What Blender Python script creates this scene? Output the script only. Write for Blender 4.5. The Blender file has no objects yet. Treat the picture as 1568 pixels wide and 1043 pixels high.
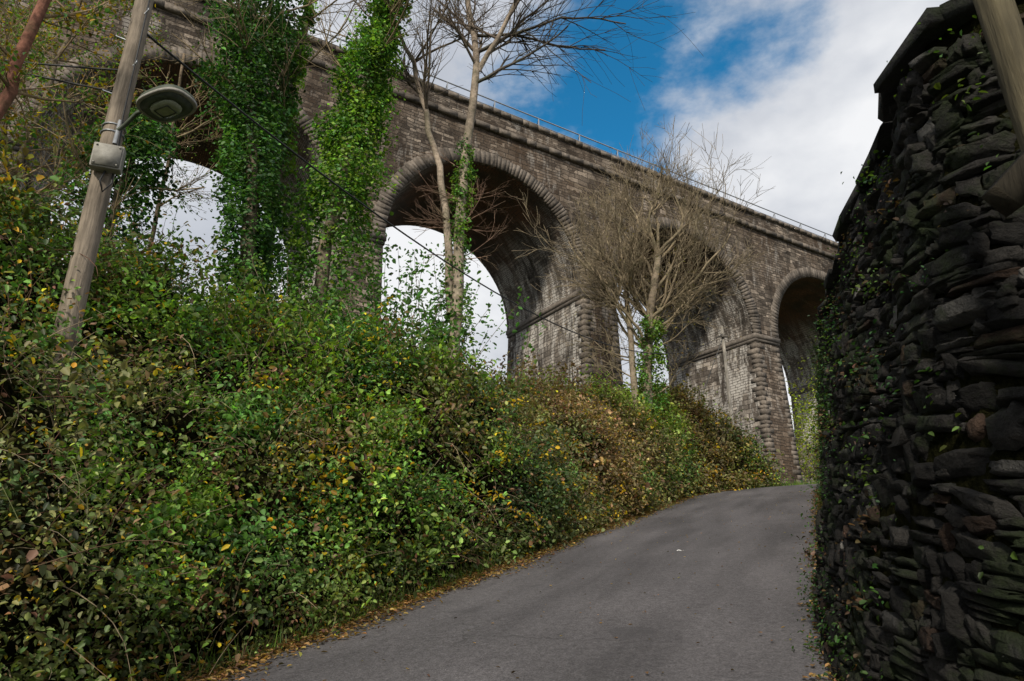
import bpy, math, random, bmesh
import numpy as np
from mathutils import Vector

random.seed(7)
rng = np.random.default_rng(7)
scene = bpy.context.scene
scene.view_settings.view_transform = 'Standard'
scene.view_settings.look = 'None'
scene.view_settings.exposure = 0

# ------------------------------------------------------------------ helpers
def link(o, parent=None):
    scene.collection.objects.link(o)
    if parent is not None:
        o.parent = parent
    return o

def empty(name):
    return link(bpy.data.objects.new(name, None))

def sstep(x, a, b):
    t = np.clip((x - a) / (b - a), 0, 1)
    return t * t * (3 - 2 * t)

_lat = rng.random((64, 64, 64)).astype(np.float32)
def vnoise(x, y, z=0.0):
    x = np.asarray(x, float); y = np.asarray(y, float); z = np.asarray(z, float) + 0 * x
    xi = np.floor(x).astype(int); yi = np.floor(y).astype(int); zi = np.floor(z).astype(int)
    fx = x - xi; fy = y - yi; fz = z - zi
    fx = fx * fx * (3 - 2 * fx); fy = fy * fy * (3 - 2 * fy); fz = fz * fz * (3 - 2 * fz)
    def L(i, j, k): return _lat[(xi + i) & 63, (yi + j) & 63, (zi + k) & 63]
    c00 = L(0,0,0)*(1-fx)+L(1,0,0)*fx; c10 = L(0,1,0)*(1-fx)+L(1,1,0)*fx
    c01 = L(0,0,1)*(1-fx)+L(1,0,1)*fx; c11 = L(0,1,1)*(1-fx)+L(1,1,1)*fx
    return (c00*(1-fy)+c10*fy)*(1-fz)+(c01*(1-fy)+c11*fy)*fz

def fbm(x, y, z=0.0, o=3):
    s = 0; a = .5; t = 0
    for i in range(o):
        s = s + a * vnoise(np.asarray(x)*2**i+7*i, np.asarray(y)*2**i+3*i, np.asarray(z)*2**i)
        t += a; a *= .5
    return s / t

def mesh_np(name, verts, faces_flat, fsizes, mat, parent=None, fcol=None, uv=None, smooth=False):
    verts = np.asarray(verts, np.float32); faces_flat = np.asarray(faces_flat, np.int32)
    fsizes = np.asarray(fsizes, np.int32)
    me = bpy.data.meshes.new(name)
    me.vertices.add(len(verts)); me.vertices.foreach_set("co", verts.ravel())
    me.loops.add(len(faces_flat)); me.loops.foreach_set("vertex_index", faces_flat)
    me.polygons.add(len(fsizes))
    st = np.concatenate([[0], np.cumsum(fsizes)[:-1]]).astype(np.int32)
    me.polygons.foreach_set("loop_start", st)
    me.polygons.foreach_set("loop_total", fsizes)
    if smooth:
        me.polygons.foreach_set("use_smooth", np.ones(len(fsizes), bool))
    if uv is not None:
        l = me.uv_layers.new(name="UVMap")
        l.data.foreach_set("uv", np.asarray(uv, np.float32).ravel())
    if fcol is not None:
        at = me.attributes.new("Col", 'FLOAT_COLOR', 'FACE')
        c = np.ones((len(fsizes), 4), np.float32); c[:, :3] = fcol
        at.data.foreach_set("color", c.ravel())
    me.update(calc_edges=True)
    me.materials.append(mat)
    o = bpy.data.objects.new(name, me)
    return link(o, parent)

_tubef = {}
class Geo:
    def __init__(s): s.v = []; s.f = []; s.sz = []; s.uv = []; s.c = []; s.n = 0
    def face(s, pts, uv=None, col=(.5,.5,.5)):
        for p in pts: s.v.append(tuple(p))
        s.f += list(range(s.n, s.n+len(pts))); s.n += len(pts)
        s.sz.append(len(pts)); s.uv += (uv if uv else [(0,0)]*len(pts)); s.c.append(col)
    def box(s, c, ax, ay, az, hx, hy, hz, col=(.5,.5,.5), jit=0.0, hx2=None):
        # hx2: half width at the +ay side (wedge shaped stones)
        c = np.array(c, float); ax=np.array(ax,float); ay=np.array(ay,float); az=np.array(az,float)
        base = s.n
        for k in (-1, 1):
            for j in (-1, 1):
                h_ = hx if (j < 0 or hx2 is None) else hx2
                for i in (-1, 1):
                    q = c+ax*h_*i+ay*hy*j+az*hz*k
                    if jit: q = q + rng.uniform(-jit, jit, 3)
                    s.v.append(tuple(q))
        s.n += 8
        for q in ((0,2,3,1),(4,5,7,6),(0,1,5,4),(2,6,7,3),(0,4,6,2),(1,3,7,5)):
            s.f += [base+i for i in q]; s.sz.append(4); s.uv += [(0,0)]*4; s.c.append(col)
    def tube(s, pts, rad, k=6, col=(.5,.5,.5), cap=True):
        pts = np.array(pts, float); n = len(pts)
        rad = np.broadcast_to(np.asarray(rad, float), (n,))
        d = np.empty_like(pts); d[1:-1] = pts[2:]-pts[:-2]; d[0] = pts[1]-pts[0]; d[-1] = pts[-1]-pts[-2]
        d /= (np.sqrt((d*d).sum(1, keepdims=True))+1e-9)
        rx, ry, rz = (0,0,1.) if abs(d[0,2]) < .9 else (1.,0,0)
        a = np.stack([d[:,1]*rz-d[:,2]*ry, d[:,2]*rx-d[:,0]*rz, d[:,0]*ry-d[:,1]*rx], 1)
        a /= (np.sqrt((a*a).sum(1, keepdims=True))+1e-9)
        b = np.stack([d[:,1]*a[:,2]-d[:,2]*a[:,1], d[:,2]*a[:,0]-d[:,0]*a[:,2], d[:,0]*a[:,1]-d[:,1]*a[:,0]], 1)
        th = np.arange(k)/k*2*math.pi
        V = pts[:,None,:]+rad[:,None,None]*(np.cos(th)[None,:,None]*a[:,None,:]+np.sin(th)[None,:,None]*b[:,None,:])
        base = s.n; s.v += V.reshape(-1,3).tolist(); s.n += n*k
        if (n, k) not in _tubef:
            i, j = np.meshgrid(np.arange(n-1), np.arange(k), indexing='ij'); j2 = (j+1)%k
            _tubef[(n, k)] = np.stack([i*k+j, i*k+j2, (i+1)*k+j2, (i+1)*k+j], -1).reshape(-1)
        F = (_tubef[(n, k)]+base).tolist(); nf = len(F)//4
        s.f += F; s.sz += [4]*nf; s.uv += [(0,0)]*len(F); s.c += [tuple(col)]*nf
        if cap:
            for i0 in (0, n-1):
                s.f += [base+i0*k+j for j in range(k)]; s.sz.append(k); s.uv += [(0,0)]*k; s.c.append(tuple(col))
    def build(s, name, mat, parent=None, smooth=False):
        return mesh_np(name, s.v, s.f, s.sz, mat, parent, fcol=np.array(s.c)[:, :3], uv=s.uv, smooth=smooth)

def nmat(name):
    m = bpy.data.materials.new(name); m.use_nodes = True
    nt = m.node_tree; nt.nodes.clear()
    out = nt.nodes.new('ShaderNodeOutputMaterial')
    return m, nt, out
def N(nt, t, **kw):
    n = nt.nodes.new(t)
    for k, v in kw.items(): setattr(n, k, v)
    return n
def ramp(nt, fac, stops):
    r = nt.nodes.new('ShaderNodeValToRGB')
    while len(r.color_ramp.elements) < len(stops): r.color_ramp.elements.new(.5)
    for e, (p, c) in zip(r.color_ramp.elements, stops):
        e.position = p; e.color = (c[0], c[1], c[2], 1) if not isinstance(c, (int, float)) else (c, c, c, 1)
    nt.links.new(fac, r.inputs[0]); return r.outputs[0]
def mix(nt, fac, a, b, mode='MIX'):
    m = nt.nodes.new('ShaderNodeMix'); m.data_type = 'RGBA'; m.blend_type = mode
    for sock, val in ((m.inputs[0], fac), (m.inputs[6], a), (m.inputs[7], b)):
        if isinstance(val, (int, float)): sock.default_value = val
        elif isinstance(val, tuple): sock.default_value = (*val, 1) if len(val) == 3 else val
        else: nt.links.new(val, sock)
    return m.outputs[2]
def noise(nt, vec, scale, detail=4, rough=.55):
    n = N(nt, 'ShaderNodeTexNoise'); n.inputs['Scale'].default_value = scale
    n.inputs['Detail'].default_value = detail; n.inputs['Roughness'].default_value = rough
    if vec is not None: nt.links.new(vec, n.inputs['Vector'])
    return n
def vmath(nt, op, a, b=None):
    m = N(nt, 'ShaderNodeVectorMath', operation=op)
    for i, v in enumerate((a, b)):
        if v is None: continue
        if isinstance(v, tuple): m.inputs[i].default_value = v
        elif isinstance(v, (int, float)): m.inputs['Scale'].default_value = v
        else: nt.links.new(v, m.inputs[i])
    return m.outputs[1] if op == 'DOT_PRODUCT' else m.outputs[0]
def smath(nt, op, a, b=0.0, clamp=False):
    m = N(nt, 'ShaderNodeMath', operation=op); m.use_clamp = clamp
    for i, v in enumerate((a, b)):
        if isinstance(v, (int, float)): m.inputs[i].default_value = v
        else: nt.links.new(v, m.inputs[i])
    return m.outputs[0]
def mapping(nt, vec, rot=(0,0,0), scale=(1,1,1)):
    r = N(nt, 'ShaderNodeMapping'); r.inputs['Rotation'].default_value = rot; nt.links.new(vec, r.inputs[0])
    s = N(nt, 'ShaderNodeMapping'); s.inputs['Scale'].default_value = scale; nt.links.new(r.outputs[0], s.inputs[0])
    return s.outputs[0]
def finish(nt, out, col, rough=.85, bump=None, dist=.02, strength=1.0, spec=.3, metal=0.0):
    b = N(nt, 'ShaderNodeBsdfPrincipled')
    if isinstance(col, tuple): b.inputs['Base Color'].default_value = (*col, 1)
    else: nt.links.new(col, b.inputs['Base Color'])
    if isinstance(rough, (int, float)): b.inputs['Roughness'].default_value = rough
    else: nt.links.new(rough, b.inputs['Roughness'])
    b.inputs['Specular IOR Level'].default_value = spec
    b.inputs['Metallic'].default_value = metal
    if bump is not None:
        bp = N(nt, 'ShaderNodeBump'); bp.inputs['Distance'].default_value = dist
        bp.inputs['Strength'].default_value = strength
        nt.links.new(bump, bp.inputs['Height']); nt.links.new(bp.outputs[0], b.inputs['Normal'])
    nt.links.new(b.outputs[0], out.inputs[0])

# ------------------------------------------------------------------ materials
def masonry(name, c1, c2, mortar, stain=0.0, soffit=False, row=.27, wid=.62, s0=.56):
    m, nt, out = nmat(name)
    uv = N(nt, 'ShaderNodeUVMap').outputs[0]
    n1 = noise(nt, uv, 1.3, 3)
    d = vmath(nt, 'SCALE', vmath(nt, 'SUBTRACT', n1.outputs['Color'], (.5,.5,.5)), .18)
    w = vmath(nt, 'ADD', uv, d)
    n1b = noise(nt, uv, 8, 2)
    w = vmath(nt, 'ADD', w, vmath(nt, 'SCALE', vmath(nt, 'SUBTRACT', n1b.outputs['Color'], (.5,.5,.5)), .07))
    def brick(vec, wd, rh):
        b = N(nt, 'ShaderNodeTexBrick'); nt.links.new(vec, b.inputs['Vector'])
        b.inputs['Scale'].default_value = 1; b.inputs['Brick Width'].default_value = wd
        b.inputs['Row Height'].default_value = rh; b.inputs['Mortar Size'].default_value = .016
        b.inputs['Mortar Smooth'].default_value = .4
        b.inputs['Color1'].default_value = (0,0,0,1); b.inputs['Color2'].default_value = (1,1,1,1)
        b.inputs['Mortar'].default_value = (.5,.5,.5,1)
        b.offset = .45; b.squash = 1.6; b.squash_frequency = 3
        return b
    A = brick(w, wid, row); B = brick(vmath(nt, 'ADD', w, (3.3, 1.71, 0)), wid*.6, row*.6)
    sel = ramp(nt, noise(nt, uv, .7, 3).outputs[0], [(.47, 0), (.49, 1)])
    val = mix(nt, sel, A.outputs['Color'], B.outputs['Color'])
    mf = mix(nt, sel, A.outputs['Fac'], B.outputs['Fac'])
    fine = noise(nt, uv, 14, 5).outputs[0]
    col = ramp(nt, val, [(0, c1), (.35, tuple(.6*a+.4*b for a, b in zip(c1, c2))), (.75, c2), (1, tuple(min(1,x*1.75) for x in c2))])
    col = mix(nt, 1.0, col, ramp(nt, fine, [(.25, .5), (.75, 1.4)]), 'MULTIPLY')
    st = N(nt, 'ShaderNodeMapping'); st.inputs['Scale'].default_value = (1.1, .16, 1); nt.links.new(uv, st.inputs[0])
    sn = noise(nt, st.outputs[0], 1.0, 6, .65).outputs[0]
    col = mix(nt, 1.0, col, ramp(nt, sn, [(.38, .36), (.58, 1.12)]), 'MULTIPLY')
    big = noise(nt, uv, .22, 5, .6).outputs[0]
    col = mix(nt, ramp(nt, big, [(.42, 0), (.64, .7 if stain < .5 else .3)]), col, (.105, .07, .045))
    wet = noise(nt, vmath(nt, 'ADD', uv, (31.0, 5.0, 0.0)), .38, 6, .65).outputs[0]
    col = mix(nt, 1.0, col, ramp(nt, wet, [(.36, .5), (.5, 1.0)]), 'MULTIPLY')
    if stain > 0:
        st2 = N(nt, 'ShaderNodeMapping'); st2.inputs['Scale'].default_value = (2.4, .45, 1); nt.links.new(uv, st2.inputs[0])
        ss = noise(nt, st2.outputs[0], 1.0, 8, .72).outputs[0]
        b2_ = noise(nt, uv, .35, 3).outputs[0]
        ss = smath(nt, 'ADD', ss, smath(nt, 'MULTIPLY', smath(nt, 'SUBTRACT', b2_, .5), .5))
        mask = ramp(nt, ss, [(s0, 0), (s0+.10, stain)])
        col = mix(nt, mask, col, (.52, .49, .445))
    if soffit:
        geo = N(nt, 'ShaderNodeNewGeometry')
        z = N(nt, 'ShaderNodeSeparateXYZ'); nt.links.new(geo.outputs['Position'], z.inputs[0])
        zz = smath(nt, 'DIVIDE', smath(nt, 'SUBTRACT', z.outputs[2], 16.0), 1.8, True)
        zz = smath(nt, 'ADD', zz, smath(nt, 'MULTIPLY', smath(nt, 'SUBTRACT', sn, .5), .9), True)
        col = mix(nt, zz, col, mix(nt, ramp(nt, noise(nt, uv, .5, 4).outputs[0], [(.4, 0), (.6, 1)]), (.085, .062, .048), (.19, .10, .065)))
    col = mix(nt, mf, col, mortar)
    h = smath(nt, 'SUBTRACT', smath(nt, 'ADD', smath(nt, 'MULTIPLY', fine, .6), smath(nt, 'MULTIPLY', val, .45)), smath(nt, 'MULTIPLY', mf, 1.0))
    finish(nt, out, col, .9, h, .06, 1.0, .15)
    return m
M_FACE = masonry("viaduct_rubble_stone", (.07,.057,.046), (.245,.203,.162), (.048,.041,.034), .35)
M_INNER = masonry("viaduct_limed_stone", (.12,.105,.09), (.31,.275,.235), (.072,.065,.057), .95, s0=.46)
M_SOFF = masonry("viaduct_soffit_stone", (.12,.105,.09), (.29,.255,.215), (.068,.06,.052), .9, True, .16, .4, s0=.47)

def blockmat(name, rough=.9, moss=0.0, bscale=10, dist=.03, mul=1.0, mosscol=(.03,.05,.012), pale=0.0, gr=None):
    m, nt, out = nmat(name)
    a = N(nt, 'ShaderNodeAttribute', attribute_name="Col")
    co = N(nt, 'ShaderNodeTexCoord').outputs['Object']
    cc = mapping(nt, co, (0,0,0), gr) if gr else co
    f = noise(nt, cc, bscale, 8, .65).outputs[0]
    g = noise(nt, co, bscale*.18, 4).outputs[0]
    col = mix(nt, 1.0, a.outputs['Color'], ramp(nt, f, [(.25, .45*mul), (.75, 1.5*mul)]), 'MULTIPLY')
    col = mix(nt, 1.0, col, ramp(nt, g, [(.3, .55), (.7, 1.3)]), 'MULTIPLY')
    if pale: 
        col = mix(nt, ramp(nt, noise(nt, co, 3.1, 9, .75).outputs[0], [(.64, 0), (.69, pale)]), col, (.14,.135,.12))
    if moss:
        col = mix(nt, ramp(nt, noise(nt, co, 1.7, 7, .7).outputs[0], [(.5, 0), (.62, moss)]), col, mosscol)
    finish(nt, out, col, rough, f, dist, 1.0, .2)
    return m
M_BLOCK = blockmat("dressed_stone_block", bscale=9, dist=.012)
M_DRY = blockmat("mossy_wall_stone", bscale=20, dist=.05, moss=.75, pale=.5, mosscol=(.018,.028,.008))
M_BARK = blockmat("tree_bark", bscale=14, dist=.02, moss=.35, mosscol=(.06,.08,.03))
M_TWIG = blockmat("bare_twigs", bscale=8, dist=.005)
M_WOOD = blockmat("weathered_wood", bscale=9, dist=.02, gr=(3, 3, .25))

def leafmat(name, trans=.35):
    m, nt, out = nmat(name)
    a = N(nt, 'ShaderNodeAttribute', attribute_name="Col")
    b = N(nt, 'ShaderNodeBsdfPrincipled'); b.inputs['Roughness'].default_value = .5
    b.inputs['Specular IOR Level'].default_value = .3
    nt.links.new(a.outputs['Color'], b.inputs['Base Color'])
    t = N(nt, 'ShaderNodeBsdfTranslucent')
    tc = mix(nt, 1.0, a.outputs['Color'], (1.5, 1.7, .7), 'MULTIPLY')
    nt.links.new(tc, t.inputs[0])
    x = N(nt, 'ShaderNodeMixShader'); x.inputs[0].default_value = trans
    nt.links.new(b.outputs[0], x.inputs[1]); nt.links.new(t.outputs[0], x.inputs[2])
    nt.links.new(x.outputs[0], out.inputs[0]); return m
M_LEAF = leafmat("leaves")

m, nt, out = nmat("asphalt"); M_ASPH = m
co = N(nt, 'ShaderNodeTexCoord').outputs['Object']
f = noise(nt, co, 55, 4, .75).outputs[0]; f2 = noise(nt, co, 16, 6, .75).outputs[0]; g = noise(nt, co, .35, 5).outputs[0]
tr = noise(nt, mapping(nt, co, (0,0,math.radians(24)), (1.1,.05,1)), 1.0, 4).outputs[0]
col = ramp(nt, g, [(.3, (.070,.066,.069)), (.7, (.098,.092,.095))])
col = mix(nt, 1.0, col, ramp(nt, f, [(.3, .45), (.72, 1.7)]), 'MULTIPLY')
col = mix(nt, 1.0, col, ramp(nt, f2, [(.3, .68), (.72, 1.36)]), 'MULTIPLY')
col = mix(nt, 1.0, col, ramp(nt, tr, [(.36, .72), (.64, 1.24)]), 'MULTIPLY')
pt = noise(nt, co, .8, 2).outputs[0]
col = mix(nt, ramp(nt, pt, [(.68, 0), (.70, .4)]), col, (.045,.043,.045))
vo = N(nt, 'ShaderNodeTexVoronoi', feature='DISTANCE_TO_EDGE'); vo.inputs['Scale'].default_value = .4
nt.links.new(vmath(nt, 'ADD', co, vmath(nt, 'SCALE', noise(nt, co, 2.5, 5).outputs['Color'], .5)), vo.inputs['Vector'])
crk = smath(nt, 'MULTIPLY', ramp(nt, vo.outputs['Distance'], [(.0, 1), (.006, 0)]), ramp(nt, noise(nt, co, .25, 2).outputs[0], [(.52, 0), (.58, .6)]))
col = mix(nt, crk, col, (.025,.024,.023))
finish(nt, out, col, .72, f, .01, .9, .3)

m, nt, out = nmat("earth_and_grass"); M_GROUND = m
co = N(nt, 'ShaderNodeTexCoord').outputs['Object']
f = noise(nt, co, 9, 6, .7).outputs[0]; g = noise(nt, co, .6, 5).outputs[0]
col = mix(nt, ramp(nt, g, [(.42, 0), (.6, 1)]), (.05,.036,.022), (.045,.07,.018))
col = mix(nt, 1.0, col, ramp(nt, f, [(.25, .4), (.75, 1.5)]), 'MULTIPLY')
finish(nt, out, col, .95, f, .08, 1, .1)

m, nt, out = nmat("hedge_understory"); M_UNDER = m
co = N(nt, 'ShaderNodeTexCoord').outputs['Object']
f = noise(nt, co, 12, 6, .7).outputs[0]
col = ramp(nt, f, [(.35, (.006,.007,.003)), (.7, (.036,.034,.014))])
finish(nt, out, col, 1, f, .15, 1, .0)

def plain(name, c, rough=.5, metal=0., n=.25):
    m, nt, out = nmat(name)
    co = N(nt, 'ShaderNodeTexCoord').outputs['Object']
    f = noise(nt, co, 18, 6, .65).outputs[0]
    col = mix(nt, 1.0, c, ramp(nt, f, [(.3, 1-n), (.7, 1+n)]), 'MULTIPLY')
    finish(nt, out, col, rough, f, .003, .5, .4, metal); return m
M_STEEL = plain("galvanised_steel", (.34,.36,.38), .45, .5)
M_GREY = plain("grey_weathered_plastic", (.24,.23,.20), .6)
M_LAMP = plain("lamp_housing", (.05,.062,.04), .6, 0, .4)
M_LENS = plain("lamp_lens", (.24,.26,.18), .25, 0, .2)
M_CABLE = plain("black_cable", (.02,.02,.02), .6)
M_WHITE = plain("litter_paper", (.7,.7,.68), .7)

# ------------------------------------------------------------------ terrain
RD = np.array([.407, .9135]); RR = np.array([.9135, -.407])
def prof(a):
    a = np.asarray(a, float)
    z = -1.6 + .17*a
    top = -1.6 + .17*32.5
    zz = top + .9*(1-np.exp(-np.maximum(a-32.5, 0)*.17/.9))
    z = np.where(a > 32.5, zz, z)
    return np.where(a < -12, -1.6-.17*12 - 1.0*(1-np.exp((np.minimum(a, -12)+12)*.17)), z)
def bend(a):
    x = np.maximum(np.asarray(a, float)-27.5, 0)
    return np.where(x < 7.3, .075*x*x, .075*7.3**2+1.095*(x-7.3))
OL, ORR = -5.0, -.15
def ground(a, o):
    a = np.asarray(a, float); o = np.asarray(o, float); b = bend(a)
    oo = o - b
    z = prof(a) + .05*fbm(a*.5, oo*.5)-.025
    left = sstep(-oo, 5.3, 9.5)*1.9*(1-sstep(a, 31, 34.5))
    right = sstep(oo, .9, 1.9)*2.6*sstep(a, 2.6, 5.0)
    inner = ((oo > OL+.05) & (oo < .45))
    rough = np.where(inner, -.05-(.05*fbm(a*.5, oo*.5)-.025), 0)
    return z + left + right + rough
def W(a, o, z):
    a = np.asarray(a, float); o = np.asarray(o, float)
    return np.stack([RD[0]*a+RR[0]*o, RD[1]*a+RR[1]*o, np.asarray(z, float)+0*a], -1)
def AO(x, y): return x*RD[0]+y*RD[1], x*RR[0]+y*RR[1]
def grid_faces(na, no):
    ii, jj = np.meshgrid(np.arange(na-1), np.arange(no-1), indexing='ij')
    return np.stack([ii*no+jj, (ii+1)*no+jj, (ii+1)*no+jj+1, ii*no+jj+1], -1).reshape(-1, 4)

av = np.concatenate([[-600,-250,-120,-60,-35,-22], np.arange(-15, 56, .6), [62,75,100,160,300,700]])
ov = np.concatenate([[-700,-300,-150,-80,-50,-35], np.arange(-26, 8.01, .5), [10,14,22,40,80,160,400,700]])
A, O = np.meshgrid(av, ov, indexing='ij')
V = W(A, O + bend(np.minimum(A, 60)), ground(A, O + bend(A))).reshape(-1, 3)
q = grid_faces(*A.shape)
mesh_np("ground", V, q.ravel(), [4]*len(q), M_GROUND, smooth=True)

ar = np.arange(-15, 56, .3); orr = np.linspace(OL, .4, 16)
A, O = np.meshgrid(ar, orr, indexing='ij')
edge = np.where(O == OL, .22*(fbm(A*1.4, O)-.5)*2, 0)
Z = prof(A)+.03*(1-((O-OL)/5.4*2-1)**2)+.02*(fbm(A*.6,O*.8,3.3)-.5)
V = W(A, O+bend(A)+edge, Z+.004).reshape(-1, 3)
q = grid_faces(*A.shape)
mesh_np("road", V, q.ravel(), [4]*len(q), M_ASPH, smooth=True)

# ------------------------------------------------------------------ leaves builder
def leaf_mesh(name, C, size, col, parent=None, up=.35, asp=.62, out=None, outw=.5, mat=None, flat=False):
    n = len(C)
    size = np.broadcast_to(size, (n,)) * rng.uniform(.6, 1.3, n)
    nrm = rng.normal(size=(n, 3)); nrm /= np.linalg.norm(nrm, axis=1, keepdims=True)
    nrm[:, 2] = np.abs(nrm[:, 2])*.8+up
    if out is not None: nrm = nrm + outw*out
    if flat: nrm = rng.normal(size=(n,3))*.25+np.array([0,0,1.])
    nrm /= np.linalg.norm(nrm, axis=1, keepdims=True)
    t = rng.normal(size=(n, 3)); t[:, 2] -= .35
    t -= (t*nrm).sum(1, keepdims=True)*nrm; t /= np.linalg.norm(t, axis=1, keepdims=True)
    s = np.cross(nrm, t)
    L = size[:, None]; Wd = L*asp*.5*rng.uniform(.6, 1.2, (n, 1))
    fold = nrm*L*.12
    P = [C - t*L*.5, C - t*L*.22 + s*Wd + fold, C + t*L*.2 + s*Wd*.8 + fold, C + t*L*.5 - nrm*L*.08,
         C + t*L*.2 - s*Wd*.8 + fold, C - t*L*.22 - s*Wd + fold]
    V = np.stack(P, 1).reshape(-1, 3)
    b = (np.arange(n)*6)[:, None]
    F = np.concatenate([b+np.array([[0,1,2,3]]), b+np.array([[0,3,4,5]])], 1).reshape(-1)
    cc = np.repeat(np.clip(col, 0, 1), 2, axis=0)
    return mesh_np(name, V, F, np.full(2*n, 4), mat or M_LEAF, parent, fcol=cc)

def vary(c, n, s=.3):
    c = np.broadcast_to(np.asarray(c, float), (n, 3))
    k = rng.lognormal(0, s, (n, 1)); h = rng.normal(0, .10, (n, 3))
    return np.clip(c*k*(1+h), .002, .9)

DG = np.array([.036,.088,.028]); MG = np.array([.068,.150,.032]); LG = np.array([.145,.240,.036])
YE = np.array([.50,.33,.02]); BR = np.array([.19,.115,.06]); OLV = np.array([.135,.13,.05])

# ------------------------------------------------------------------ hedge
AEND = 34.4
def hedgeH(a):
    return np.interp(a, [-6,0,4,8,11,14,18,24,28,31,33,33.8,34.4], [7.0,6.8,6.3,5.0,4.1,3.6,3.5,3.9,4.4,4.7,4.4,3.2,.8])
def hedge(a, w, push=0.0):
    a = np.asarray(a, float); w = np.asarray(w, float)
    H = hedgeH(a)
    H = H*(.80+.40*fbm(a*.45, w*0+3.2, 1.1))
    off = np.interp(w, [0,.15,.4,.7,1.0,1.35], [0,.12,.65,1.8,4.0,7.5])*np.interp(a, [18,30], [1,.6])
    hr = np.interp(w, [0,.15,.4,.7,1.0,1.35], [0,.16,.5,.82,1.0,1.02])
    hl = np.interp(w, [0,.15,.4,.7,1.0,1.35], [0,.12,.34,.52,.86,1.08])
    k = sstep(a, 5.5, 10)
    hh = hl*(1-k)+hr*k
    lump = (fbm(a*.6, w*3.0, 5.5)-.5)*2.7 + (fbm(a*1.9, w*7, 2.5, 2)-.5)*1.6
    lump = lump*np.minimum(1, w*4+.15)*np.interp(a, [25, 34], [1, .5]) + push
    o = OL - .25 - off + lump*.75
    o = np.minimum(o, OL-.02+push*.3)
    z0 = prof(a)
    return W(a, o+bend(a), z0 + hh*H + lump*.45*np.minimum(1, w*3))
aa = np.arange(-7, AEND, .35); ww = np.linspace(0, 1.35, 34)
A, Wg = np.meshgrid(aa, ww, indexing='ij')
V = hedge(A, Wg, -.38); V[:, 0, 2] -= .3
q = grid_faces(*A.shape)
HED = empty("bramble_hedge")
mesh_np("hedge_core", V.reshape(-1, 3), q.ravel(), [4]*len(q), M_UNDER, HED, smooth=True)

def hedge_color(a, w, n):
    f1 = fbm(a*.45, w*4, 9.1); f2 = fbm(a*.9+20, w*6, 3.3); f3 = fbm(a*.6+50, w*5, 6.3)
    c = MG*np.ones((n, 1))
    k = sstep(f1, .44, .58)[:, None]; c = c*(1-k)+DG*k
    k = (sstep(f2, .50, .62)*.9)[:, None]; c = c*(1-k)+LG*k
    k = (sstep(f3, .52, .62)*.85)[:, None]; c = c*(1-k)+OLV*k
    k = (np.exp(-((a-19.5)/5)**2)*sstep(f2, .25, .5)*.85)[:, None]; c = c*(1-k)+BR*1.1*k
    k = (np.exp(-((a-27)/2.4)**2)*sstep(w, .35, .6)*.9)[:, None]; c = c*(1-k)+np.array([.20,.31,.035])*k
    k = (np.exp(-((a-31.5)/1.8)**2)*.65)[:, None]; c = c*(1-k)+BR*1.1*k
    k = (np.exp(-((a-10.5)/2)**2)*sstep(w, .55, .8)*.7)[:, None]; c = c*(1-k)+np.array([.09,.21,.025])*k
    k = (np.exp(-((a-2.5)/3)**2)*sstep(w, .7, .95)*.5)[:, None]; c = c*(1-k)+np.array([.16,.20,.035])*k
    k = (sstep(.25-w, 0, .25)*.55)[:, None]; c = c*(1-k)+OLV*k
    return c
def gapf(a, w): return fbm(a*1.1+31, w*5.5+7, 8.8)
nc = 10800
ca = -5+(AEND+4.9)*rng.random(nc)**1.35; cw = rng.random(nc)*1.28
gf_ = gapf(ca, cw)
keep = rng.random(nc) > sstep(gf_, .48, .62)*.85
ca, cw = ca[keep], cw[keep]; nc = len(ca)
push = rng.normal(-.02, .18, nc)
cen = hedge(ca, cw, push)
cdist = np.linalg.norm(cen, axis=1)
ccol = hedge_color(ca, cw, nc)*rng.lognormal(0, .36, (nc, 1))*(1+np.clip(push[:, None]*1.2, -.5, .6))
isy = rng.random(nc) < .025
ccol[isy] = YE*rng.uniform(.5, 1.1, (isy.sum(), 1))
isb = rng.random(nc) < .07; ccol[isb] = BR
LPC = 48
C = np.repeat(cen, LPC, 0); sp = np.repeat(rng.uniform(.08, .22, nc)+cdist*.005, LPC)[:, None]
C = C + rng.normal(size=C.shape)*sp*np.array([1,1,.9])
col = np.repeat(ccol, LPC, 0)
sz = np.repeat(np.clip(.033+cdist*.0023, .038, .12)*rng.uniform(.55, 1.8, nc), LPC)
y = rng.random(len(C)) < .022; col[y] = YE
y = rng.random(len(C)) < .05; col[y] = BR
col = vary(col, len(C), .35)
gz = C[:, 2] > (prof(AO(C[:,0], C[:,1])[0])+.01)
leaf_mesh("hedge_leaves", C[gz], sz[gz], col[gz], HED, out=np.array([.6,-.5,.2]), outw=.25, up=.2)

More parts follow.
